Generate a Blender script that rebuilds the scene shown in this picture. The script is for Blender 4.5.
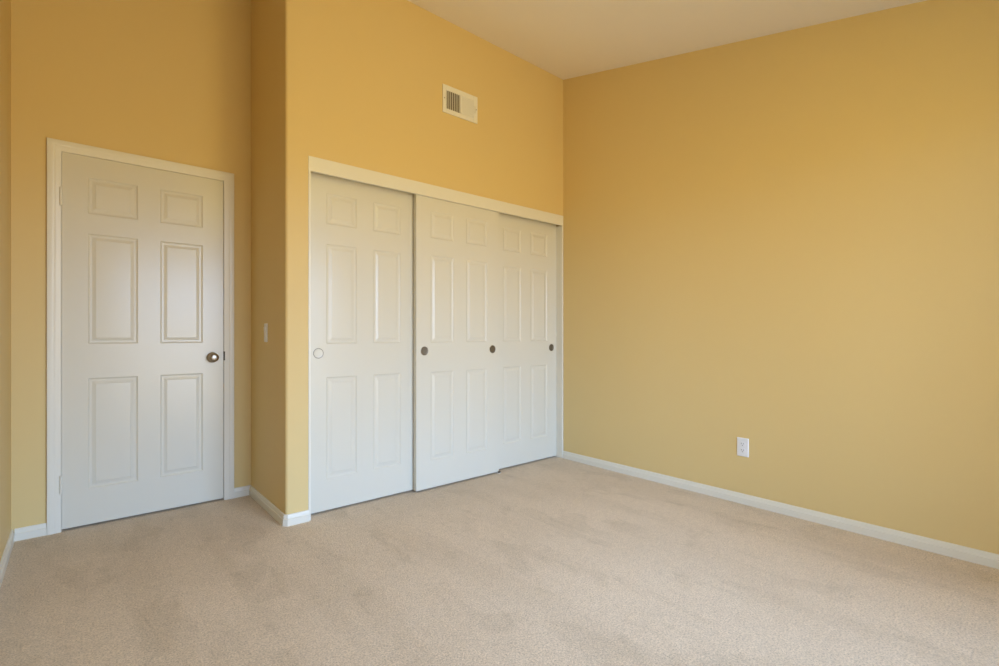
import bpy, bmesh, math
from mathutils import Vector, Matrix

# ---------------------------------------------------------------- scene reset
for o in list(bpy.data.objects):
    bpy.data.objects.remove(o, do_unlink=True)
S = bpy.context.scene
C = S.collection

# ---------------------------------------------------------------- camera
cam_d = bpy.data.cameras.new('camera')
cam = bpy.data.objects.new('camera', cam_d)
C.objects.link(cam)
F_PX = 488.0
HEAD = math.atan2(1063.5 - 499.5, F_PX)
cam.location = (0, 0, 1.05)
cam.rotation_euler = (math.pi / 2, 0, HEAD - math.pi / 2)
cam_d.sensor_width = 36
cam_d.lens = F_PX / 999 * 36
cam_d.shift_y = 1.7 / 999
cam_d.clip_start = 0.02
S.camera = cam

# ---------------------------------------------------------------- exposure, world, lights
VS = S.view_settings
VS.view_transform = 'Standard'
VS.look = 'None'
VS.gamma = 1
VS.use_curve_mapping = False
VS.exposure = -0.04

WIN = (0.45, 2.50, 0.06, 2.12)     # x0, x1, z0, z1 of the window in the near wall
NEAR = -0.95
SKY_COL, SKY_STR = (0.43, 0.645, 1.0), 17.8
GROUND_COL, GROUND_STR = (1.0, 0.78, 0.42), 6.6
LAMP_COL, LAMP_W = (1.0, 0.82, 0.20), 190.0

w = bpy.data.worlds.new('world')
S.world = w
w.use_nodes = True
nt = w.node_tree
nt.nodes.clear()
out = nt.nodes.new('ShaderNodeOutputWorld')
bg = nt.nodes.new('ShaderNodeBackground')
tc = nt.nodes.new('ShaderNodeTexCoord')
sx = nt.nodes.new('ShaderNodeSeparateXYZ')
mr = nt.nodes.new('ShaderNodeMapRange')
mr.inputs['From Min'].default_value = -0.06
mr.inputs['From Max'].default_value = 0.06
mr.interpolation_type = 'SMOOTHSTEP'
mix = nt.nodes.new('ShaderNodeMix')
mix.data_type = 'RGBA'
mix.inputs['A'].default_value = tuple(c * GROUND_STR for c in GROUND_COL) + (1,)
mix.inputs['B'].default_value = tuple(c * SKY_STR for c in SKY_COL) + (1,)
nt.links.new(tc.outputs['Generated'], sx.inputs[0])
nt.links.new(sx.outputs['Z'], mr.inputs['Value'])
nt.links.new(mr.outputs['Result'], mix.inputs['Factor'])
nt.links.new(mix.outputs['Result'], bg.inputs['Color'])
nt.links.new(bg.outputs[0], out.inputs[0])

pl = bpy.data.lights.new('window_portal', 'AREA')
pl.shape = 'RECTANGLE'
pl.size, pl.size_y = WIN[1] - WIN[0], WIN[3] - WIN[2]
pl.cycles.is_portal = True
po = bpy.data.objects.new('window_portal', pl)
C.objects.link(po)
po.location = ((WIN[0] + WIN[1]) / 2, NEAR - 0.16, (WIN[2] + WIN[3]) / 2)
po.rotation_euler = (math.pi / 2, 0, 0)     # faces +Y, into the room


# ---------------------------------------------------------------- helpers
def tag(o, label=None, cat=None, group=None, kind=None):
    if label: o['label'] = label
    if cat: o['category'] = cat
    if group: o['group'] = group
    if kind: o['kind'] = kind
    return o


def obj(name, bm, m, parent=None, smooth=False, bevel=0, loc=None, seg=2):
    bmesh.ops.recalc_face_normals(bm, faces=bm.faces)
    me = bpy.data.meshes.new(name)
    bm.to_mesh(me)
    bm.free()
    me.materials.append(m)
    o = bpy.data.objects.new(name, me)
    C.objects.link(o)
    if parent: o.parent = parent
    if loc: o.location = loc
    if smooth:
        for p in me.polygons: p.use_smooth = True
        me.set_sharp_from_angle(angle=math.radians(smooth if smooth is not True else 35))
    if bevel:
        b = o.modifiers.new('bevel', 'BEVEL')
        b.width = bevel
        b.segments = seg
        b.limit_method = 'ANGLE'
        b.angle_limit = math.radians(40)
        b.harden_normals = True
        for p in me.polygons: p.use_smooth = True
    return o


def empty(name, loc):
    o = bpy.data.objects.new(name, None)
    o.empty_display_size = 0.05
    C.objects.link(o)
    o.location = loc
    return o


def box(bm, a, b):
    (x0, y0, z0), (x1, y1, z1) = a, b
    v = [bm.verts.new(p) for p in ((x0, y0, z0), (x1, y0, z0), (x1, y1, z0), (x0, y1, z0),
                                   (x0, y0, z1), (x1, y0, z1), (x1, y1, z1), (x0, y1, z1))]
    for f in ((0, 3, 2, 1), (4, 5, 6, 7), (0, 1, 5, 4), (1, 2, 6, 5), (2, 3, 7, 6), (3, 0, 4, 7)):
        bm.faces.new([v[i] for i in f])
    return v


def prism(bm, pts, z0, z1):
    """plan polygon extruded upward; z1 may be a function of (x, y)"""
    t = z1 if callable(z1) else (lambda x, y: z1)
    lo = [bm.verts.new((x, y, z0)) for x, y in pts]
    hi = [bm.verts.new((x, y, t(x, y))) for x, y in pts]
    n = len(pts)
    for i in range(n):
        j = (i + 1) % n
        bm.faces.new((lo[i], lo[j], hi[j], hi[i]))
    bm.faces.new(lo[::-1])
    bm.faces.new(hi)


def lathe(bm, prof, axis='Y', seg=48, M=None):
    """prof: list of (r, h) revolved about the axis; h runs along it"""
    rings = []
    for r, h in prof:
        if r < 1e-6:
            p = {'Y': (0, h, 0), 'Z': (0, 0, h), 'X': (h, 0, 0)}[axis]
            rings.append([bm.verts.new(p)])
            continue
        ring = []
        for i in range(seg):
            a = 2 * math.pi * i / seg
            c, s = r * math.cos(a), r * math.sin(a)
            p = {'Y': (c, h, s), 'Z': (c, s, h), 'X': (h, c, s)}[axis]
            ring.append(bm.verts.new(p))
        rings.append(ring)
    for a, b in zip(rings, rings[1:]):
        if len(a) == 1 and len(b) == 1: continue
        for i in range(seg):
            j = (i + 1) % seg
            if len(a) == 1: bm.faces.new((a[0], b[j], b[i]))
            elif len(b) == 1: bm.faces.new((a[i], a[j], b[0]))
            else: bm.faces.new((a[i], a[j], b[j], b[i]))
    if M is not None:
        bmesh.ops.transform(bm, matrix=M, verts=[v for r in rings for v in r])


def sweep(bm, path, prof, to3):
    """profile (offset to the left of the path, height) swept along a mitred 2D path; to3 maps (p, q, h) to 3D"""
    n = len(path)
    P = [Vector(p) for p in path]
    rings = []
    for i in range(n):
        d0 = (P[i] - P[i - 1]).normalized() if i else None
        d1 = (P[i + 1] - P[i]).normalized() if i < n - 1 else None
        if d0 is None: d0 = d1
        if d1 is None: d1 = d0
        n0, n1 = Vector((-d0.y, d0.x)), Vector((-d1.y, d1.x))
        m = (n0 + n1)
        m = m / (1 + n0.dot(n1))
        rings.append([bm.verts.new(to3(P[i].x + m.x * o, P[i].y + m.y * o, h)) for o, h in prof])
    k = len(prof)
    for a, b in zip(rings, rings[1:]):
        for i in range(k):
            j = (i + 1) % k
            bm.faces.new((a[i], a[j], b[j], b[i]))
    bm.faces.new(rings[0][::-1])
    bm.faces.new(rings[-1])


# ---------------------------------------------------------------- materials
def mat(name, col, rough=0.5, metal=0.0, spec=0.5):
    m = bpy.data.materials.new(name)
    m.use_nodes = True
    b = m.node_tree.nodes['Principled BSDF']
    b.inputs['Base Color'].default_value = (*col, 1)
    b.inputs['Roughness'].default_value = rough
    b.inputs['Metallic'].default_value = metal
    b.inputs['Specular IOR Level'].default_value = spec
    return m, m.node_tree, b


def noise(t, co, scale, detail=2, rough=0.5, dist=0.0):
    n = t.nodes.new('ShaderNodeTexNoise')
    n.inputs['Scale'].default_value = scale
    n.inputs['Detail'].default_value = detail
    n.inputs['Roughness'].default_value = rough
    n.inputs['Distortion'].default_value = dist
    t.links.new(co, n.inputs['Vector'])
    return n.outputs['Fac']


def coords(t, scale=(1, 1, 1), rot=(0, 0, 0)):
    g = t.nodes.new('ShaderNodeNewGeometry')
    mp = t.nodes.new('ShaderNodeMapping')
    mp.inputs['Scale'].default_value = scale
    mp.inputs['Rotation'].default_value = rot
    t.links.new(g.outputs['Position'], mp.inputs['Vector'])
    return mp.outputs['Vector']


def bump(t, b, h, strength, dist, prev=None):
    n = t.nodes.new('ShaderNodeBump')
    n.inputs['Strength'].default_value = strength
    n.inputs['Distance'].default_value = dist
    t.links.new(h, n.inputs['Height'])
    if prev is not None: t.links.new(prev, n.inputs['Normal'])
    t.links.new(n.outputs['Normal'], b.inputs['Normal'])
    return n.outputs['Normal']


def ramp(t, fac, stops):
    r = t.nodes.new('ShaderNodeValToRGB')
    e = r.color_ramp.elements
    e[0].position, e[0].color = stops[0][0], (*stops[0][1], 1)
    e[1].position, e[1].color = stops[-1][0], (*stops[-1][1], 1)
    for p, c in stops[1:-1]:
        x = e.new(p)
        x.color = (*c, 1)
    t.links.new(fac, r.inputs[0])
    return r.outputs['Color']


# tan-gold wall paint with a faint orange-peel texture
WALL_C = (0.715, 0.545, 0.255)
M_wall, t, b = mat('wall_paint', WALL_C, 0.55, spec=0.3)
co = coords(t)
bump(t, b, noise(t, co, 140, 3, 0.55), 0.10, 0.002)
# ceiling paint
M_ceil, t, b = mat('ceiling_paint', (0.90, 0.84, 0.74), 0.85, spec=0.2)
bump(t, b, noise(t, coords(t), 110, 3, 0.6), 0.12, 0.002)
# white semi-gloss trim
WHITE = (0.69, 0.66, 0.57)
M_trim, t, b = mat('trim_paint', (0.77, 0.74, 0.65), 0.32)
# moulded door skin: white paint over an embossed vertical wood grain
M_door, t, b = mat('door_paint', WHITE, 0.27)
co = coords(t, (1, 1, 0.045))
g = noise(t, co, 170, 4, 0.6, 1.2)
bump(t, b, g, 0.05, 0.001)
# carpet
M_carpet, t, b = mat('carpet', (0.5, 0.42, 0.34), 1.0, spec=0.05)
b.inputs['Sheen Weight'].default_value = 0.15
b.inputs['Sheen Roughness'].default_value = 0.6
co = coords(t)
n_big = noise(t, co, 1.3, 4, 0.6, 0.4)
n_patch = noise(t, coords(t, (1.5, 0.8, 1), (0, 0, math.radians(12))), 3.2, 4, 0.6, 0.6)
n_lane = noise(t, coords(t, (1.0, 0.10, 1), (0, 0, math.radians(4))), 5.5, 2, 0.5, 0.0)
n_line = noise(t, coords(t, (1.0, 0.16, 1), (0, 0, math.radians(-5))), 9.0, 1, 0.4, 0.0)
n_mid = noise(t, co, 34, 3, 0.65, 0.4)
n_fine = noise(t, co, 150, 4, 0.85)
c1 = ramp(t, n_big, [(0.38, (0.955, 0.95, 0.94)), (0.52, (1, 1, 1)), (0.66, (1.02, 1.02, 1.02))])
c2 = ramp(t, n_lane, [(0.38, (0.96, 0.955, 0.945)), (0.48, (1, 1, 1)), (0.62, (1.015, 1.015, 1.015))])
c3 = ramp(t, n_fine, [(0.30, (0.48, 0.46, 0.44)), (0.50, (1.02, 1.02, 1.02)), (0.70, (1.34, 1.34, 1.35))])
c4 = ramp(t, n_patch, [(0.38, (0.93, 0.925, 0.91)), (0.46, (1, 1, 1)), (0.65, (1.01, 1.01, 1.01))])
c5 = ramp(t, n_mid, [(0.3, (0.93, 0.925, 0.92)), (0.65, (1.03, 1.03, 1.03))])
# thin drag marks in the pile, only where the lane noise is low
ln = ramp(t, n_line, [(0.480, (1, 1, 1)), (0.500, (0.0, 0.0, 0.0)), (0.520, (1, 1, 1))])
lmask = ramp(t, n_patch, [(0.42, (0.0, 0.0, 0.0)), (0.50, (1, 1, 1))])
mlt = t.nodes.new('ShaderNodeMix')
mlt.data_type = 'RGBA'
t.links.new(lmask, mlt.inputs['Factor'])
t.links.new(ln, mlt.inputs['A'])
mlt.inputs['B'].default_value = (1, 1, 1, 1)
c6 = ramp(t, mlt.outputs['Result'], [(0.0, (0.925, 0.92, 0.905)), (1.0, (1, 1, 1))])
CARPET_C = (0.725, 0.60, 0.46)


def mul(t, a, c):
    m = t.nodes.new('ShaderNodeMix')
    m.data_type = 'RGBA'
    m.blend_type = 'MULTIPLY'
    m.inputs['Factor'].default_value = 1
    t.links.new(a, m.inputs['A'])
    if isinstance(c, tuple): m.inputs['B'].default_value = (*c, 1)
    else: t.links.new(c, m.inputs['B'])
    return m.outputs['Result']


cc = mul(t, mul(t, mul(t, mul(t, mul(t, mul(t, c1, c2), c3), c4), c5), c6), CARPET_C)
t.links.new(cc, b.inputs['Base Color'])
nb = bump(t, b, n_mid, 0.4, 0.005)
nb = bump(t, b, n_fine, 0.8, 0.006, nb)
# metals and plastics
M_knob, t, b = mat('satin_nickel', (0.36, 0.32, 0.27), 0.33, 1.0)
M_pull, t, b = mat('dull_nickel', (0.22, 0.20, 0.165), 0.42, 1.0)
M_pullrim, t, b = mat('pull_rim_nickel', (0.34, 0.31, 0.26), 0.35, 1.0)
M_strike, t, b = mat('strike_metal', (0.09, 0.075, 0.05), 0.5, 1.0)
M_plastic, t, b = mat('white_plastic', (0.80, 0.81, 0.84), 0.35)
M_slot, t, b = mat('slot_dark', (0.03, 0.03, 0.03), 0.6)
M_register, t, b = mat('register_enamel', (0.80, 0.78, 0.72), 0.45)
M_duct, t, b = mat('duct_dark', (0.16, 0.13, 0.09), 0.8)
M_outside, t, b = mat('closet_interior_paint', (0.5, 0.42, 0.3), 0.8)
M_glass = bpy.data.materials.new('window_glass')
M_glass.use_nodes = True
t = M_glass.node_tree
t.nodes.clear()
o_ = t.nodes.new('ShaderNodeOutputMaterial')
tr = t.nodes.new('ShaderNodeBsdfTransparent')
gl = t.nodes.new('ShaderNodeBsdfGlossy')
gl.inputs['Roughness'].default_value = 0.02
fr = t.nodes.new('ShaderNodeFresnel')
fr.inputs['IOR'].default_value = 1.45
mx = t.nodes.new('ShaderNodeMixShader')
t.links.new(fr.outputs[0], mx.inputs[0])
t.links.new(tr.outputs[0], mx.inputs[1])
t.links.new(gl.outputs[0], mx.inputs[2])
t.links.new(mx.outputs[0], o_.inputs[0])

# ---------------------------------------------------------------- room shell
XL, XR = -0.254, 3.132          # left and right wall faces
YD, YC = 3.497, 2.790           # door wall and closet wall faces
XA = 0.864                      # alcove return wall face
TH = 0.12
SLOPE = 0.2304


def zc(x, y):                   # underside of the sloping ceiling
    return 3.222 - SLOPE * (YC - y)


YB0 = NEAR - TH
# floor (carpet)
bm = bmesh.new()
box(bm, (XL - TH, YB0, -0.10), (XR + TH, YD + TH, 0.0))
tag(obj('floor', bm, M_carpet), 'beige cut-pile carpet with faint vacuum and foot marks', 'floor', kind='structure')
# ceiling
bm = bmesh.new()
ya, yb = YB0, YD + TH
lo = [bm.verts.new((x, y, zc(x, y))) for x, y in ((XL - TH, ya), (XR + TH, ya), (XR + TH, yb), (XL - TH, yb))]
hi = [bm.verts.new((v.co.x, v.co.y, v.co.z + 0.15)) for v in lo]
for i in range(4):
    j = (i + 1) % 4
    bm.faces.new((lo[i], lo[j], hi[j], hi[i]))
bm.faces.new(lo)
bm.faces.new(hi[::-1])
tag(obj('ceiling', bm, M_ceil), 'pale cream ceiling sloping down from the closet wall', 'ceiling', kind='structure')


def wall(name, pts_list, label):
    bm = bmesh.new()
    for pts, z0, z1 in pts_list: prism(bm, pts, z0, z1)
    return tag(obj(name, bm, M_wall, smooth=50), label, 'wall', kind='structure')


def rect(x0, y0, x1, y1): return [(x0, y0), (x1, y0), (x1, y1), (x0, y1)]


wall('wall_right', [(rect(XR, YB0, XR + TH, YD + TH), 0, zc)], 'plain tan-gold wall right of the closet with the outlet')
wall('wall_left', [(rect(XL - TH, YB0, XL, YD + TH), 0, zc)], 'sliver of tan wall at the left edge beside the hinged door')
# door wall with the doorway
DX0, DX1, DZ = -0.063, 0.7025, 2.025
wall('wall_back', [(rect(XL, YD, DX0 - 0.02, YD + TH), 0, zc),
                   (rect(DX1 + 0.02, YD, XA + TH, YD + TH), 0, zc),
                   (rect(DX0 - 0.02, YD, DX1 + 0.02, YD + TH), DZ + 0.02, zc),
                   ], 'gold wall at the back of the alcove around the white hinged door')
# near wall with the window opening
wx0, wx1, wz0, wz1 = WIN
wall('wall_front', [(rect(XL, YB0, wx0, NEAR), 0, zc), (rect(wx1, YB0, XR, NEAR), 0, zc),
                    (rect(wx0, YB0, wx1, NEAR), 0, wz0), (rect(wx0, YB0, wx1, NEAR), wz1, zc)],
     'tan wall behind the camera with the window')
# closet wall and alcove return in one, outside corner bullnosed
R = 0.016
OX0, OX1, OZ = 0.986, XR, 2.062     # closet opening incl. jambs
arc = [(XA + R - R * math.cos(a), YC + R - R * math.sin(a)) for a in [math.radians(9 * i) for i in range(11)]]
bm = bmesh.new()
prism(bm, [(OX0, YC)] + [(OX0, YD), (XA, YD)] + arc, 0, zc)
prism(bm, rect(OX0, YC, XR, YC + TH), OZ, zc)
tag(obj('wall_closet', bm, M_wall, smooth=50), 'gold wall above the closet wrapping round a rounded corner into the alcove', 'wall', kind='structure')
# inside of the closet, behind its doors
bm = bmesh.new()
prism(bm, rect(OX0 + 0.002, YD - 0.02, XR, YD + TH), 0, zc)
tag(obj('wall_closet_interior', bm, M_outside), 'wall inside the closet behind the sliding doors', 'wall', kind='structure')

# ---------------------------------------------------------------- baseboards
BB = [(0, 0), (0.0130, 0), (0.0130, 0.037), (0.0120, 0.0385), (0.0095, 0.0395), (0.0090, 0.042), (0.0082, 0.052), (0.0060, 0.0595), (0.003, 0.062), (0, 0.062)]


def baseboard(name, path, label):
    bm = bmesh.new()
    sweep(bm, path, BB, lambda p, q, h: (p, q, h))
    o = obj(name, bm, M_trim, smooth=30)
    return tag(o, label, 'baseboard', kind='structure')


# profile offset lies to the left of the travelling direction = into the room
baseboard('baseboard_right', [(XR, NEAR), (XR, YC - 0.006)], 'long white baseboard along the foot of the plain right wall')
baseboard('baseboard_left', [(XL, YD), (XL, NEAR)], 'white baseboard at the left edge below the left wall')
baseboard('baseboard_back', [(DX0 - 0.056, YD), (XL + 0.0125, YD)], 'short white baseboard between left wall and door casing')
k = 0.012
baseboard('baseboard_alcove', [(OX0 + 0.001, YC), (XA + k, YC), (XA, YC + k), (XA, YD), (DX1 + 0.058, YD)],
          'white baseboard wrapping from the door casing round the alcove corner to the closet')
baseboard('baseboard_front', [(XL + 0.0125, NEAR), (XR - 0.0125, NEAR)], 'white baseboard below the window behind the camera')

# ---------------------------------------------------------------- hinged door frame (casing, jamb, strike plate)
CAS = [(0, 0), (0, 0.009), (0.002, 0.0108), (0.005, 0.0115), (0.018, 0.0125), (0.024, 0.0142), (0.027, 0.0138),
       (0.031, 0.0155), (0.037, 0.0168), (0.052, 0.017), (0.056, 0.0162), (0.057, 0.0145), (0.057, 0)]
bm = bmesh.new()
g_ = 0.001
path = [(DX0 - g_, 0.0), (DX0 - g_, DZ + g_), (DX1 + g_ * 2, DZ + g_), (DX1 + g_ * 2, 0.0)]
sweep(bm, path, CAS, lambda p, q, h: (p, YD - h, q))
frame = tag(obj('trim_1', bm, M_trim, smooth=30), 'white moulded casing around the hinged six-panel door', 'door casing', kind='structure')
bm = bmesh.new()      # jambs and stop
box(bm, (DX0 - 0.02, YD + 0.001, 0), (DX0 - 0.003, YD + TH, DZ + 0.003))
box(bm, (DX1 + 0.003, YD + 0.001, 0), (DX1 + 0.02, YD + TH, DZ + 0.003))
box(bm, (DX0 - 0.02, YD + 0.001, DZ + 0.003), (DX1 + 0.02, YD + TH, DZ + 0.02))
box(bm, (DX0 - 0.003, YD + 0.045, 0), (DX0 + 0.012, YD + 0.06, DZ + 0.003))
box(bm, (DX1 - 0.012, YD + 0.045, 0), (DX1 + 0.003, YD + 0.06, DZ + 0.003))
box(bm, (DX0, YD + 0.045, DZ - 0.012), (DX1, YD + 0.06, DZ + 0.003))
box(bm, (DX0, YD + 0.06, 0), (DX1, YD + TH, DZ))       # dark hall side closed off
obj('jamb', bm, M_trim, frame)
bm = bmesh.new()
box(bm, (DX1 + 0.0004, YD - 0.0130, 0.887), (DX1 + 0.0075, YD + 0.010, 0.944))
tag(obj('strike_plate', bm, M_strike, frame, bevel=0.0008), 'dark metal strike plate')

# ---------------------------------------------------------------- six-panel doors
RING = [(0.0, 0.0), (0.0012, 0.0012), (0.005, 0.0045), (0.0095, 0.0066), (0.018, 0.0068), (0.033, 0.0020), (0.0342, 0.0010), (0.037, 0.0009)]


def door_slab(bm, W, z0, z1, cols, rows, th, depth=1.0):
    """front face at y=0 looking -Y, x from 0 to W"""
    xs = [0] + [v for c in cols for v in c] + [W]
    zs = [z0] + [v for r in rows for v in r] + [z1]
    cache = {}

    def V(x, y, z):
        kx = (round(x, 5), round(y, 5), round(z, 5))
        if kx not in cache: cache[kx] = bm.verts.new((x, y, z))
        return cache[kx]
    for i in range(len(xs) - 1):
        for j in range(len(zs) - 1):
            a, b_, c, d = xs[i], xs[i + 1], zs[j], zs[j + 1]
            if i % 2 == 1 and j % 2 == 1:
                prev = None
                for off, dp in RING:
                    dp *= depth
                    ring = [V(a + off, dp, c + off), V(b_ - off, dp, c + off), V(b_ - off, dp, d - off), V(a + off, dp, d - off)]
                    if prev:
                        for q in range(4):
                            r = (q + 1) % 4
                            bm.faces.new((prev[q], prev[r], ring[r], ring[q]))
                    prev = ring
                bm.faces.new(prev)
            else:
                bm.faces.new((V(a, 0, c), V(b_, 0, c), V(b_, 0, d), V(a, 0, d)))
    # back and edges
    for i in range(len(xs) - 1):
        bm.faces.new((V(xs[i], 0, z0), V(xs[i + 1], 0, z0), V(xs[i + 1], th, z0), V(xs[i], th, z0)))
        bm.faces.new((V(xs[i], 0, z1), V(xs[i + 1], 0, z1), V(xs[i + 1], th, z1), V(xs[i], th, z1)))
    for j in range(len(zs) - 1):
        for x in (0, W):
            bm.faces.new((V(x, 0, zs[j]), V(x, 0, zs[j + 1]), V(x, th, zs[j + 1]), V(x, th, zs[j])))
    for i in range(len(xs) - 1):
        for j in range(len(zs) - 1):
            bm.faces.new((V(xs[i], th, zs[j]), V(xs[i + 1], th, zs[j]), V(xs[i + 1], th, zs[j + 1]), V(xs[i], th, zs[j + 1])))


W1 = DX1 - DX0
bm = bmesh.new()
door_slab(bm, W1, 0.012, DZ, [(0.107, 0.328), (0.434, 0.652)], [(0.207, 0.812), (0.999, 1.604), (1.712, 1.910)], 0.035)
door1 = obj('door_1', bm, M_door, loc=(DX0, YD - 0.004, 0), smooth=8)
tag(door1, 'white six-panel hinged door with a round knob in the alcove', 'door', kind='structure')
# knob: rose, neck, ball; parts of the door
bm = bmesh.new()
lathe(bm, [(0, 0), (0.0325, 0), (0.0325, -0.003), (0.030, -0.0065), (0.022, -0.0095), (0.014, -0.011), (0.0115, -0.014), (0.0115, -0.030), (0.014, -0.034),
           (0.021, -0.038), (0.026, -0.0445), (0.0272, -0.051), (0.0255, -0.0575), (0.021, -0.062), (0.0135, -0.0645), (0.0, -0.0652)])
kn = obj('door_knob', bm, M_knob, door1, smooth=50, loc=(0.641 - DX0, 0, 0.908))
tag(kn, 'round satin metal knob')
for z in (1.786, 0.252):
    bm = bmesh.new()
    for q in range(5):      # five barrel knuckles
        za = z - 0.047 + q * 0.0188
        lathe(bm, [(0, za), (0.0058, za + 0.0004), (0.0058, za + 0.0180), (0, za + 0.0184)], 'Z', 20, Matrix.Translation((-0.0035, -0.010, 0)))
    for e, s in ((z - 0.0505, 1), (z + 0.0505, -1)):
        lathe(bm, [(0, e), (0.0042, e + s * 0.001), (0.0046, e + s * 0.0035), (0, e + s * 0.0040)], 'Z', 16, Matrix.Translation((-0.0035, -0.010, 0)))
    box(bm, (-0.0020, -0.008, z - 0.047), (0.0008, 0.004, z + 0.047))
    obj('hinge', bm, M_trim, door1, smooth=40)

# ---------------------------------------------------------------- closet frame
JT = 0.0145
bm = bmesh.new()
box(bm, (OX0, YC - 0.004, 0), (OX0 + JT, YC + 0.112, 1.978))                 # left jamb
box(bm, (OX1 - JT - 0.002, YC - 0.004, 0), (OX1 - 0.002, YC + 0.112, 1.978))  # right jamb
box(bm, (OX0, YC + 0.014, 2.040), (OX1 - 0.002, YC + 0.112, 2.0615))          # head jamb
box(bm, (OX0, YC - 0.004, 1.978), (OX1 - 0.002, YC + 0.0138, 2.061))          # fascia
frame2 = tag(obj('trim_2', bm, M_trim, bevel=0.0015), 'white closet frame, flat header board over the three sliding doors', 'closet frame', kind='structure')
bm = bmesh.new()
box(bm, (OX0 + JT, YC + 0.016, 2.030), (OX1 - JT - 0.002, YC + 0.105, 2.0395))
obj('door_track', bm, M_pull, frame2)

CCOLS = [(0.113, 0.303), (0.414, 0.607)]
CROWS = [(0.197, 0.798), (0.996, 1.588), (1.705, 1.888)]
CW = 0.722


def pull(parent, x, cup_mat=None, note=None):
    """round recessed finger pull let into the door face"""
    bm = bmesh.new()
    lathe(bm, [(0.0262, 0.0006), (0.0272, -0.0014), (0.0288, -0.0020), (0.0302, -0.0010), (0.0305, 0.0006)], seg=56)
    c = obj('finger_pull', bm, M_pullrim, parent, smooth=60, loc=(x, 0, 0.941))
    if note: tag(c, note)
    bm = bmesh.new()
    lathe(bm, [(0, -0.0002), (0.012, -0.0002), (0.020, -0.0004), (0.0245, -0.0008), (0.0264, -0.0012)], seg=56)
    obj('cup', bm, cup_mat or M_pull, c, smooth=60)
    return c


def closet_door(x0, y, pulls, label, cup_mat=None, note=None):
    bm = bmesh.new()
    door_slab(bm, CW, 0.012, 2.02, CCOLS, CROWS, 0.034, 0.8)
    r = empty('sliding_closet_door', (x0, y, 0))
    tag(r, label, 'closet door', 'sliding closet doors', 'thing')
    obj('panel', bm, M_door, r, smooth=8)
    for p in pulls: pull(r, p, cup_mat, note)
    return r


d_left = closet_door(1.0012, 2.853, (0.066,), 'white six-panel sliding closet door at the left, beside the rounded wall corner',
                     M_door, 'finger pull with a grey rim, reflection in its cup painted pale')  # white cup colour stands in for a bright reflection in the metal
d_mid = closet_door(1.698, 2.806, (0.064, 0.661), 'middle white sliding closet door, in front of its neighbours, with two dark pulls')
d_right = closet_door(XR - 0.002 - JT - 0.001 - CW, 2.853, (0.660,), 'white sliding closet door at the right, ending at the room corner')

# ---------------------------------------------------------------- window (near wall)
bm = bmesh.new()
fw, y0, y1 = 0.045, NEAR - 0.11, NEAR - 0.05
box(bm, (wx0, y0, wz0), (wx0 + fw, y1, wz1)); box(bm, (wx1 - fw, y0, wz0), (wx1, y1, wz1))
box(bm, (wx0 + fw, y0, wz0), (wx1 - fw, y1, wz0 + fw)); box(bm, (wx0 + fw, y0, wz1 - fw), (wx1 - fw, y1, wz1))
xm = (wx0 + wx1) / 2
box(bm, (xm - 0.025, y0, wz0 + fw), (xm + 0.025, y1, wz1 - fw))
win = tag(obj('window_1', bm, M_trim, bevel=0.003), 'white sliding window in the wall behind the camera', 'window', kind='structure')
bm = bmesh.new()
for a, c in ((wx0 + fw, xm - 0.025), (xm + 0.025, wx1 - fw)): box(bm, (a, y0 + 0.028, wz0 + fw), (c, y0 + 0.032, wz1 - fw))
obj('pane', bm, M_glass, win)

# ---------------------------------------------------------------- ceiling lamp behind the camera's view
LX, LY = 1.5, 0.3
lampz = zc(LX, LY)
lamp = empty('ceiling_lamp', (LX, LY, lampz))
lamp.rotation_euler = (math.atan(SLOPE), 0, 0)
tag(lamp, 'round frosted ceiling lamp with a nickel base, above the camera', 'ceiling lamp')
bm = bmesh.new()
lathe(bm, [(0, 0), (0.15, 0), (0.155, -0.01), (0.15, -0.03), (0, -0.03)], 'Z')
obj('base', bm, M_knob, lamp, smooth=40)
M_bulb, t, b = mat('lit_frosted_glass', (0.9, 0.85, 0.75), 0.5)
b.inputs['Emission Color'].default_value = (*LAMP_COL, 1)
b.inputs['Emission Strength'].default_value = LAMP_W / 4
bm = bmesh.new()
lathe(bm, [(0.14, -0.03), (0.14, -0.05), (0.12, -0.085), (0.08, -0.11), (0.03, -0.122), (0, -0.123)], 'Z')
obj('lamp_shade', bm, M_bulb, lamp, smooth=60)

# ---------------------------------------------------------------- supply register on the closet wall
vx0, vx1, vz0, vz1 = 1.895, 2.198, 2.580, 2.773
VW, VH = vx1 - vx0, vz1 - vz0
vent = empty('air_vent', (vx0, YC, vz0))
tag(vent, 'cream metal air vent with two louvre banks high above the closet', 'vent')
bm = bmesh.new()
ox0, ox1, oxm0, oxm1 = 0.030, 0.264, 0.150, 0.160
oz0, oz1 = 0.032, VH - 0.035
yf = -0.007
sw = [(0, 0), (0, yf + 0.003), (0.004, yf), (0, yf)]
box(bm, (0, yf, 0), (ox0, -0.0003, VH)); box(bm, (ox1, yf, 0), (VW, -0.0003, VH))
box(bm, (ox0, yf, 0), (ox1, -0.0003, oz0)); box(bm, (ox0, yf, oz1), (ox1, -0.0003, VH))
box(bm, (oxm0, yf, oz0), (oxm1, -0.0003, oz1))
obj('frame', bm, M_register, vent, bevel=0.002)
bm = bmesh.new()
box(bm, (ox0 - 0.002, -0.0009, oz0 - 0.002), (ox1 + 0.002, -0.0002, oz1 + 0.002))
tag(obj('duct_opening', bm, M_duct, vent), 'dark opening behind the louvres')


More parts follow.
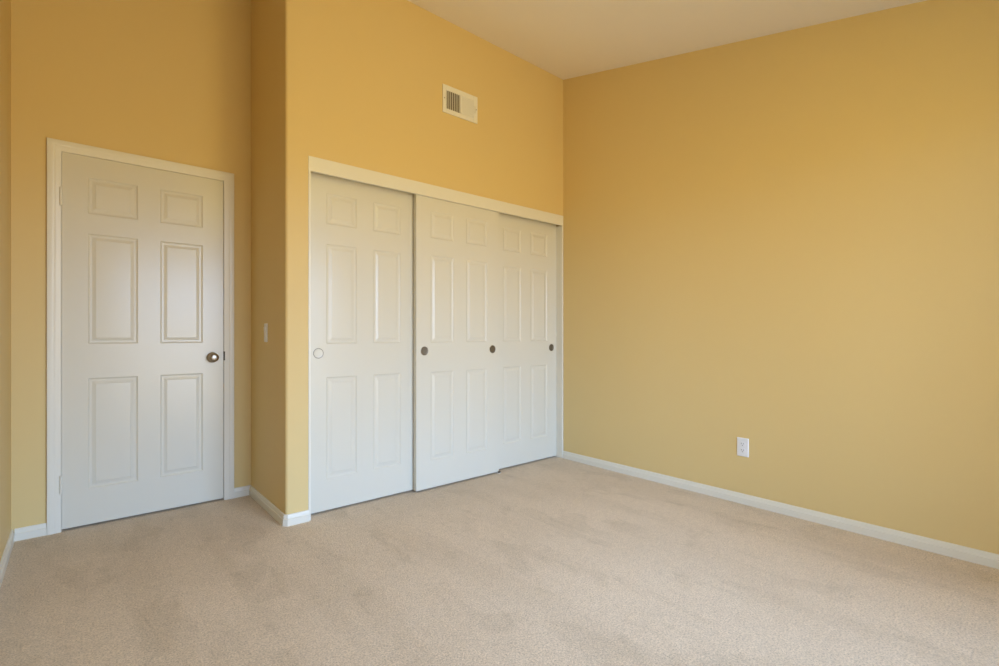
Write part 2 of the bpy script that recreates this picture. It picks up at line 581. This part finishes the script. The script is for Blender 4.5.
def vane(x, ang):
    bm = bmesh.new()
    L, T = 0.0095, 0.0012
    c, s = math.cos(ang), math.sin(ang)
    pts = [(x + c * a - s * d, -0.0042 + s * a + c * d) for a, d in ((-L / 2, -T / 2), (L / 2, -T / 2), (L / 2, T / 2), (-L / 2, T / 2))]
    prism(bm, pts, oz0, oz1)
    return obj('vane', bm, M_register, vent)


n = 8
for i in range(n): vane(ox0 + 0.006 + (oxm0 - ox0 - 0.012) * i / (n - 1), math.radians(32))
n = 9
for i in range(n): vane(oxm1 + 0.006 + (ox1 - oxm1 - 0.012) * i / (n - 1), math.radians(-32))
bm = bmesh.new()
box(bm, (0.276, yf - 0.006, 0.070), (0.281, yf - 0.0001, 0.118))
obj('damper_lever', bm, M_register, vent, bevel=0.001)
for x in (0.014, VW - 0.012):
    bm = bmesh.new()
    lathe(bm, [(0, -0.0015), (0.0025, -0.0012), (0.0034, 0.0)], 'Y', 16, Matrix.Translation((x, yf - 0.0002, VH / 2 + 0.002)))
    obj('screw', bm, M_strike, vent, smooth=50)

# ---------------------------------------------------------------- wall plates
def plate(bm, w_, h_, t_):
    """wall plate in the X-Z plane, face toward -Y, centred, bevelled rim"""
    e = 0.004
    a = [bm.verts.new((sx_ * w_ / 2, -0.0003, sz * h_ / 2)) for sx_, sz in ((-1, -1), (1, -1), (1, 1), (-1, 1))]
    b_ = [bm.verts.new((sx_ * w_ / 2, -t_ * 0.45, sz * h_ / 2)) for sx_, sz in ((-1, -1), (1, -1), (1, 1), (-1, 1))]
    c = [bm.verts.new((sx_ * (w_ / 2 - e), -t_, sz * (h_ / 2 - e))) for sx_, sz in ((-1, -1), (1, -1), (1, 1), (-1, 1))]
    for p, q in ((a, b_), (b_, c)):
        for i in range(4): bm.faces.new((p[i], p[(i + 1) % 4], q[(i + 1) % 4], q[i]))
    bm.faces.new(c)
    bm.faces.new(a[::-1])


outlet = empty('wall_outlet', (XR, 1.305, 0.351))
outlet.rotation_euler = (0, 0, -math.pi / 2)       # local -Y looks to -X
tag(outlet, 'white duplex power outlet low on the plain right wall', 'outlet')
bm = bmesh.new()
plate(bm, 0.071, 0.115, 0.006)
obj('cover_plate', bm, M_plastic, outlet)
for s in (-1, 1):
    bm = bmesh.new()
    pts = []
    for i in range(40):
        a = 2 * math.pi * i / 40
        pts.append((0.0170 * math.cos(a), max(-0.0135, min(0.0135, 0.0170 * math.sin(a)))))
    f0 = [bm.verts.new((x, -0.0058, z + s * 0.0195)) for x, z in pts]
    f1 = [bm.verts.new((x, -0.0080, z + s * 0.0195)) for x, z in pts]
    for i in range(40): bm.faces.new((f0[i], f0[(i + 1) % 40], f1[(i + 1) % 40], f1[i]))
    bm.faces.new(f1)
    bm.faces.new(f0[::-1])
    soc = obj('socket', bm, M_plastic, outlet)
    bm = bmesh.new()
    for x, h_ in ((-0.0064, 0.0042), (0.0064, 0.0034)): box(bm, (x - 0.0011, -0.0083, s * 0.0195 + 0.003 - h_), (x + 0.0011, -0.0081, s * 0.0195 + 0.003 + h_))
    lathe(bm, [(0, -0.0083), (0.0024, -0.0083), (0.0024, -0.0081)], 'Y', 16, Matrix.Translation((0, 0, s * 0.0195 - 0.0085)))
    obj('slots', bm, M_slot, soc)
bm = bmesh.new()
lathe(bm, [(0, -0.0075), (0.0025, -0.0072), (0.0033, -0.0061)], 'Y', 16)
obj('screw', bm, M_plastic, outlet, smooth=50)

sw_ = empty('light_switch', (XA, 3.155, 1.062))
sw_.rotation_euler = (0, 0, -math.pi / 2)
tag(sw_, 'white rocker light switch on the alcove side wall near the hinged door', 'light switch')
bm = bmesh.new()
plate(bm, 0.058, 0.113, 0.005)
obj('cover_plate', bm, M_plastic, sw_)
bm = bmesh.new()
v = [(-0.0165, -0.0058, -0.0335), (0.0165, -0.0058, -0.0335), (0.0165, -0.0058, 0.0335), (-0.0165, -0.0058, 0.0335)]
prof = [(-0.0335, -0.0062), (0.0, -0.0078), (0.0335, -0.0105)]
L_ = [bm.verts.new((-0.0165, y, z)) for z, y in prof]
R_ = [bm.verts.new((0.0165, y, z)) for z, y in prof]
Lb = [bm.verts.new((-0.0165, -0.0058, z)) for z, y in prof]
Rb = [bm.verts.new((0.0165, -0.0058, z)) for z, y in prof]
for i in range(2):
    bm.faces.new((L_[i], R_[i], R_[i + 1], L_[i + 1]))
    bm.faces.new((L_[i], L_[i + 1], Lb[i + 1], Lb[i]))
    bm.faces.new((R_[i], R_[i + 1], Rb[i + 1], Rb[i]))
    bm.faces.new((Lb[i], Rb[i], Rb[i + 1], Lb[i + 1]))
bm.faces.new((L_[0], R_[0], Rb[0], Lb[0]))
bm.faces.new((L_[2], R_[2], Rb[2], Lb[2]))
obj('rocker', bm, M_plastic, sw_)

# ---------------------------------------------------------------- floor guide of the sliding doors
gd = empty('door_guide', (2.418, 2.806, 0))
tag(gd, 'small cream floor guide under the meeting edge of two closet doors', 'door guide')
bm = bmesh.new()
box(bm, (-0.014, -0.012, 0.0003), (0.014, 0.045, 0.004))
obj('base', bm, M_register, gd)
bm = bmesh.new()
box(bm, (-0.012, -0.010, 0.0041), (0.012, -0.006, 0.018))
obj('fin', bm, M_pull, gd)
